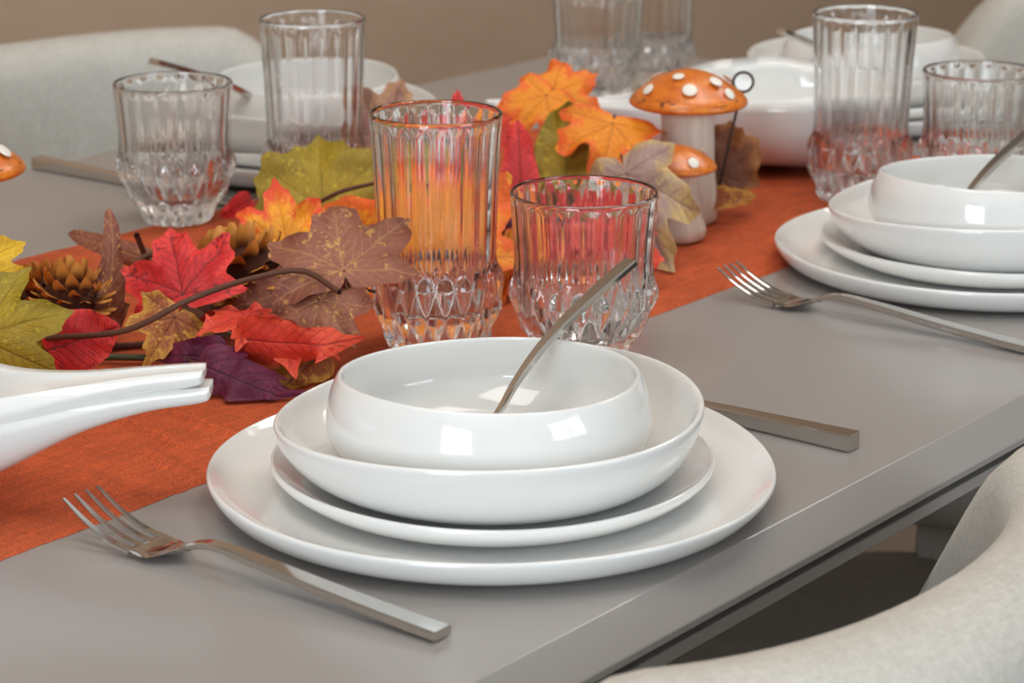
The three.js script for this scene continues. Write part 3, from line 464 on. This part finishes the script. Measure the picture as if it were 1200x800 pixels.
function leafMat(kind, col) {
  const shape = kind === 'oval' || kind === 'strip' ? 'pinnate' : 'palmate', id = shape + col; if (leafMats[id]) return leafMats[id];
  const [cb, ct, cv, cs] = PAL[col], sd = id.length * 7 + id.charCodeAt(8) + id.charCodeAt(7), N = 224;
  const veins = (x, y) => {
    let m = 0;
    if (shape === 'palmate') for (const la of [0, 48, -48, 100, -100]) {
      const a = la * Math.PI / 180, s = x * Math.sin(a) + y * Math.cos(a), d = x * Math.cos(a) - y * Math.sin(a);
      if (s > 0) { m = Math.max(m, sstep(0.016, 0.005, Math.abs(d)) * sstep(1.05, 0.7, s)); const k = (s - Math.abs(d) * 1.25) / 0.13; const f = Math.abs(k - Math.round(k)); if (Math.abs(d) < 0.26 * (1 - s * 0.5) && s > 0.08) m = Math.max(m, 0.75 * sstep(0.10, 0.03, f) * sstep(0.30, 0.06, Math.abs(d))); }
    } else { m = sstep(0.016, 0.005, Math.abs(x)); const k = (y - Math.abs(x) * 1.0) / 0.12, f = Math.abs(k - Math.round(k)); m = Math.max(m, 0.7 * sstep(0.10, 0.03, f)); }
    return m;
  };
  const at = (u, v) => [(u - 0.5) * 2.2, (v - 0.36) * 2.0 * 0.85];
  const map = tex(N, N, (u, v) => {
    const [x, y] = at(u, v), a = Math.atan2(x, y) * 180 / Math.PI, q = Math.hypot(x, y) / outline(kind, a), n = fbm(x * 7 + 9, y * 7 + 9, sd, 4), n2 = fbm(x * 26 + 5, y * 26 + 5, sd + 5, 3);
    let c = mix3(cb, ct, sstep(0.55, 1.0, q + (n - 0.5) * 0.7));
    c = mix3(c, cs, sstep(0.60, 0.72, n2 * 0.6 + n * 0.4 + (col === 'rust' ? 0.05 : 0)) * 0.85);
    c = mix3(c, cv, veins(x + (n - 0.5) * 0.03, y + (n2 - 0.5) * 0.03) * (col === 'brown' ? 0.6 : 0.55));
    const g = (fbm(x * 60, y * 60, sd + 9, 2) - 0.5) * 22; return [c[0] + g, c[1] + g * 0.8, c[2] + g * 0.7];
  });
  const bump = tex(N, N, (u, v) => { const [x, y] = at(u, v), g = 128 - 90 * veins(x, y) + (fbm(x * 40, y * 40, sd, 3) - 0.5) * 70; return [g, g, g]; }, false);
  return leafMats[id] = phys({ map, bumpMap: bump, bumpScale: 0.0008, roughness: 0.62, side: THREE.DoubleSide });
}
function leafGeo(kind, L, ws, bl, bw, seed, wav) {
  const seg = 132, rings = 12;
  const g = grid(seg, rings, (u, v) => {
    const a = (u * 2 - 1) * 180, ar = a * Math.PI / 180, q = v * outline(kind, a) * (1 + 0.05 * (vnoise(u * 40, seed, seed) - 0.5));
    let x = Math.sin(ar) * q * ws, y = Math.cos(ar) * q, z = 0;
    const crease = kind === 'oval' || kind === 'strip' ? Math.abs(Math.sin(ar)) : Math.abs(Math.sin((Math.abs(a) < 24 ? a : Math.abs(a) < 74 ? Math.abs(a) - 48 : Math.abs(a) - 100) * 0.06));
    z += 0.06 * crease * q + wav * (vnoise(x * 5 + seed * 3.1, y * 5, seed) - 0.5) * 2 * v * q * 2 - bw * x * x / (ws * ws) * 0.8;
    const th = -bl * y, k = bl ? 1 / bl : 0; if (bl) { const yy = Math.sin(bl * y) * k, zz = -(1 - Math.cos(bl * y)) * k; const ny = -Math.sin(bl * y), nz = Math.cos(bl * y); return [x * L, (yy + z * -ny * -1) * L, (zz + z * nz) * L]; }
    return [x * L, y * L, z * L];
  }, true, (u, v) => { const a = (u * 2 - 1) * 180, ar = a * Math.PI / 180, q = v * outline(kind, a); return [Math.sin(ar) * q / 2.2 + 0.5, Math.cos(ar) * q / 1.7 + 0.36]; });
  return g;
}
{
  const G = thing('leaf_garland', 'autumn garland of maple leaves, twigs and pine cones along the runner', 'garland', [0, 0, 0]);
  const twigM = { brown: std({ color: 0x5a3524, roughness: 0.7 }), green: std({ color: 0x4a5236, roughness: 0.6 }) };
  const petiole = new THREE.CylinderGeometry(0.0007, 0.0009, 1, 6); petiole.translate(0, -0.5, 0);
  for (const [kind, col, x, y, z, qx, qy, qz, qw, L, ws, bl, bw, seed, wav] of LEAVES) {
    const m = mesh(kind === 'maple' || kind === 'broad' ? 'maple_leaf' : 'leaf', leafGeo(kind, L, ws, bl, bw, seed, wav), leafMat(kind, col), G);
    m.position.set(x, y, z); m.quaternion.set(qx, qy, qz, qw); m.userData.label = LABEL[col];
    m.updateMatrixWorld(true); const P = m.geometry.attributes.position, v = new THREE.Vector3(), inv = m.matrixWorld.clone().invert(), low = T + 0.0035; let hit = 0;
    for (let i = 0; i < P.count; i++) { v.fromBufferAttribute(P, i).applyMatrix4(m.matrixWorld); if (v.y < low) { v.y = low + 0.0006 * vnoise(v.x * 300, v.z * 300, seed); v.applyMatrix4(inv); P.setXYZ(i, v.x, v.y, v.z); hit++; } }
    if (hit) m.geometry.computeVertexNormals();                  // leaves that reach down lie on the runner
    if (v.set(0, -L * 0.33, -L * 0.12).applyMatrix4(m.matrixWorld).y > low) { const s = mesh('stalk', petiole, twigM.brown, m); s.scale.set(1, L * 0.33, 1); s.rotation.x = 0.35; }
  }
  for (const [c, r, pts] of TWIGS) {
    const cv = new THREE.CatmullRomCurve3(pts.map((p) => new THREE.Vector3(...p)));
    mesh('twig', new THREE.TubeGeometry(cv, 50, r, 8), twigM[c], G).userData.label = c === 'green' ? 'green wire stem' : 'brown twig';
  }
  const sc = (() => { const g = grid(6, 5, (u, v) => { const s = u * 2 - 1, w = 0.0042 * Math.pow(Math.sin(Math.PI * clamp(0.18 + v * 0.72)), 0.8); return [s * w, 0.0035 * v * v + 0.0012 * (1 - s * s), 0.013 * v]; }); const n = g.attributes.position.count, c = []; for (let i = 0; i < n; i++) { const v = Math.floor(i / 7) / 5, k = mix3([0.12, 0.035, 0.012], [0.72, 0.30, 0.055], sstep(0.15, 0.75, v)); c.push(...k); } g.setAttribute('color', new THREE.Float32BufferAttribute(c, 3)); return g; })();
  const scM = std({ vertexColors: true, roughness: 0.6, side: THREE.DoubleSide }), coreM = std({ color: 0x4a2412, roughness: 0.9 });
  for (const [x, y, z, R, len, seed] of CONES) {
    const c = mesh('pine_cone', lathed([[0, -len / 2], [R * 0.45, -len * 0.35], [R * 0.55, 0], [R * 0.4, len * 0.3], [0, len / 2]], 14, 16), coreM, G); c.position.set(x, y, z); c.userData.label = 'pine cone with orange tipped scales';
    c.rotation.set(0.5 * seed, seed * 1.3, 0.9); const n = 64;
    for (let i = 0; i < n; i++) { const f = (i + 0.5) / n, yy = (f - 0.5) * len * 0.95, a = i * 2.39996, rr = R * 0.42 * Math.sqrt(Math.max(0.05, 1 - Math.pow(f * 2 - 1, 2))); const s = mesh('scale', sc, scM, c); const el = lerp(-0.35, 1.0, f); s.position.set(Math.cos(a) * rr, yy, Math.sin(a) * rr); s.lookAt(c.localToWorld(new THREE.Vector3(Math.cos(a) * (rr + Math.cos(el)), yy + Math.sin(el), Math.sin(a) * (rr + Math.cos(el))))); s.scale.setScalar((R / 0.022) * (0.75 + 0.3 * Math.sin(f * Math.PI))); }
  }
  const ring = mesh('wire_loop', mergeGeometries([new THREE.TorusGeometry(0.0068, 0.0010, 10, 36), new THREE.CylinderGeometry(0.0010, 0.0010, 0.09, 8).translate(0, -0.0518, 0).toNonIndexed()].map((g) => g.index ? g.toNonIndexed() : g)), std({ color: 0x4a4038, roughness: 0.4, metalness: 0.7 }), G);
  ring.position.set(RING[0], RING[1], RING[2]); ring.rotation.set(0, -0.9, -0.2); ring.userData.label = 'dark wire stem ending in a round loop';
}
renderer.render(scene, camera);
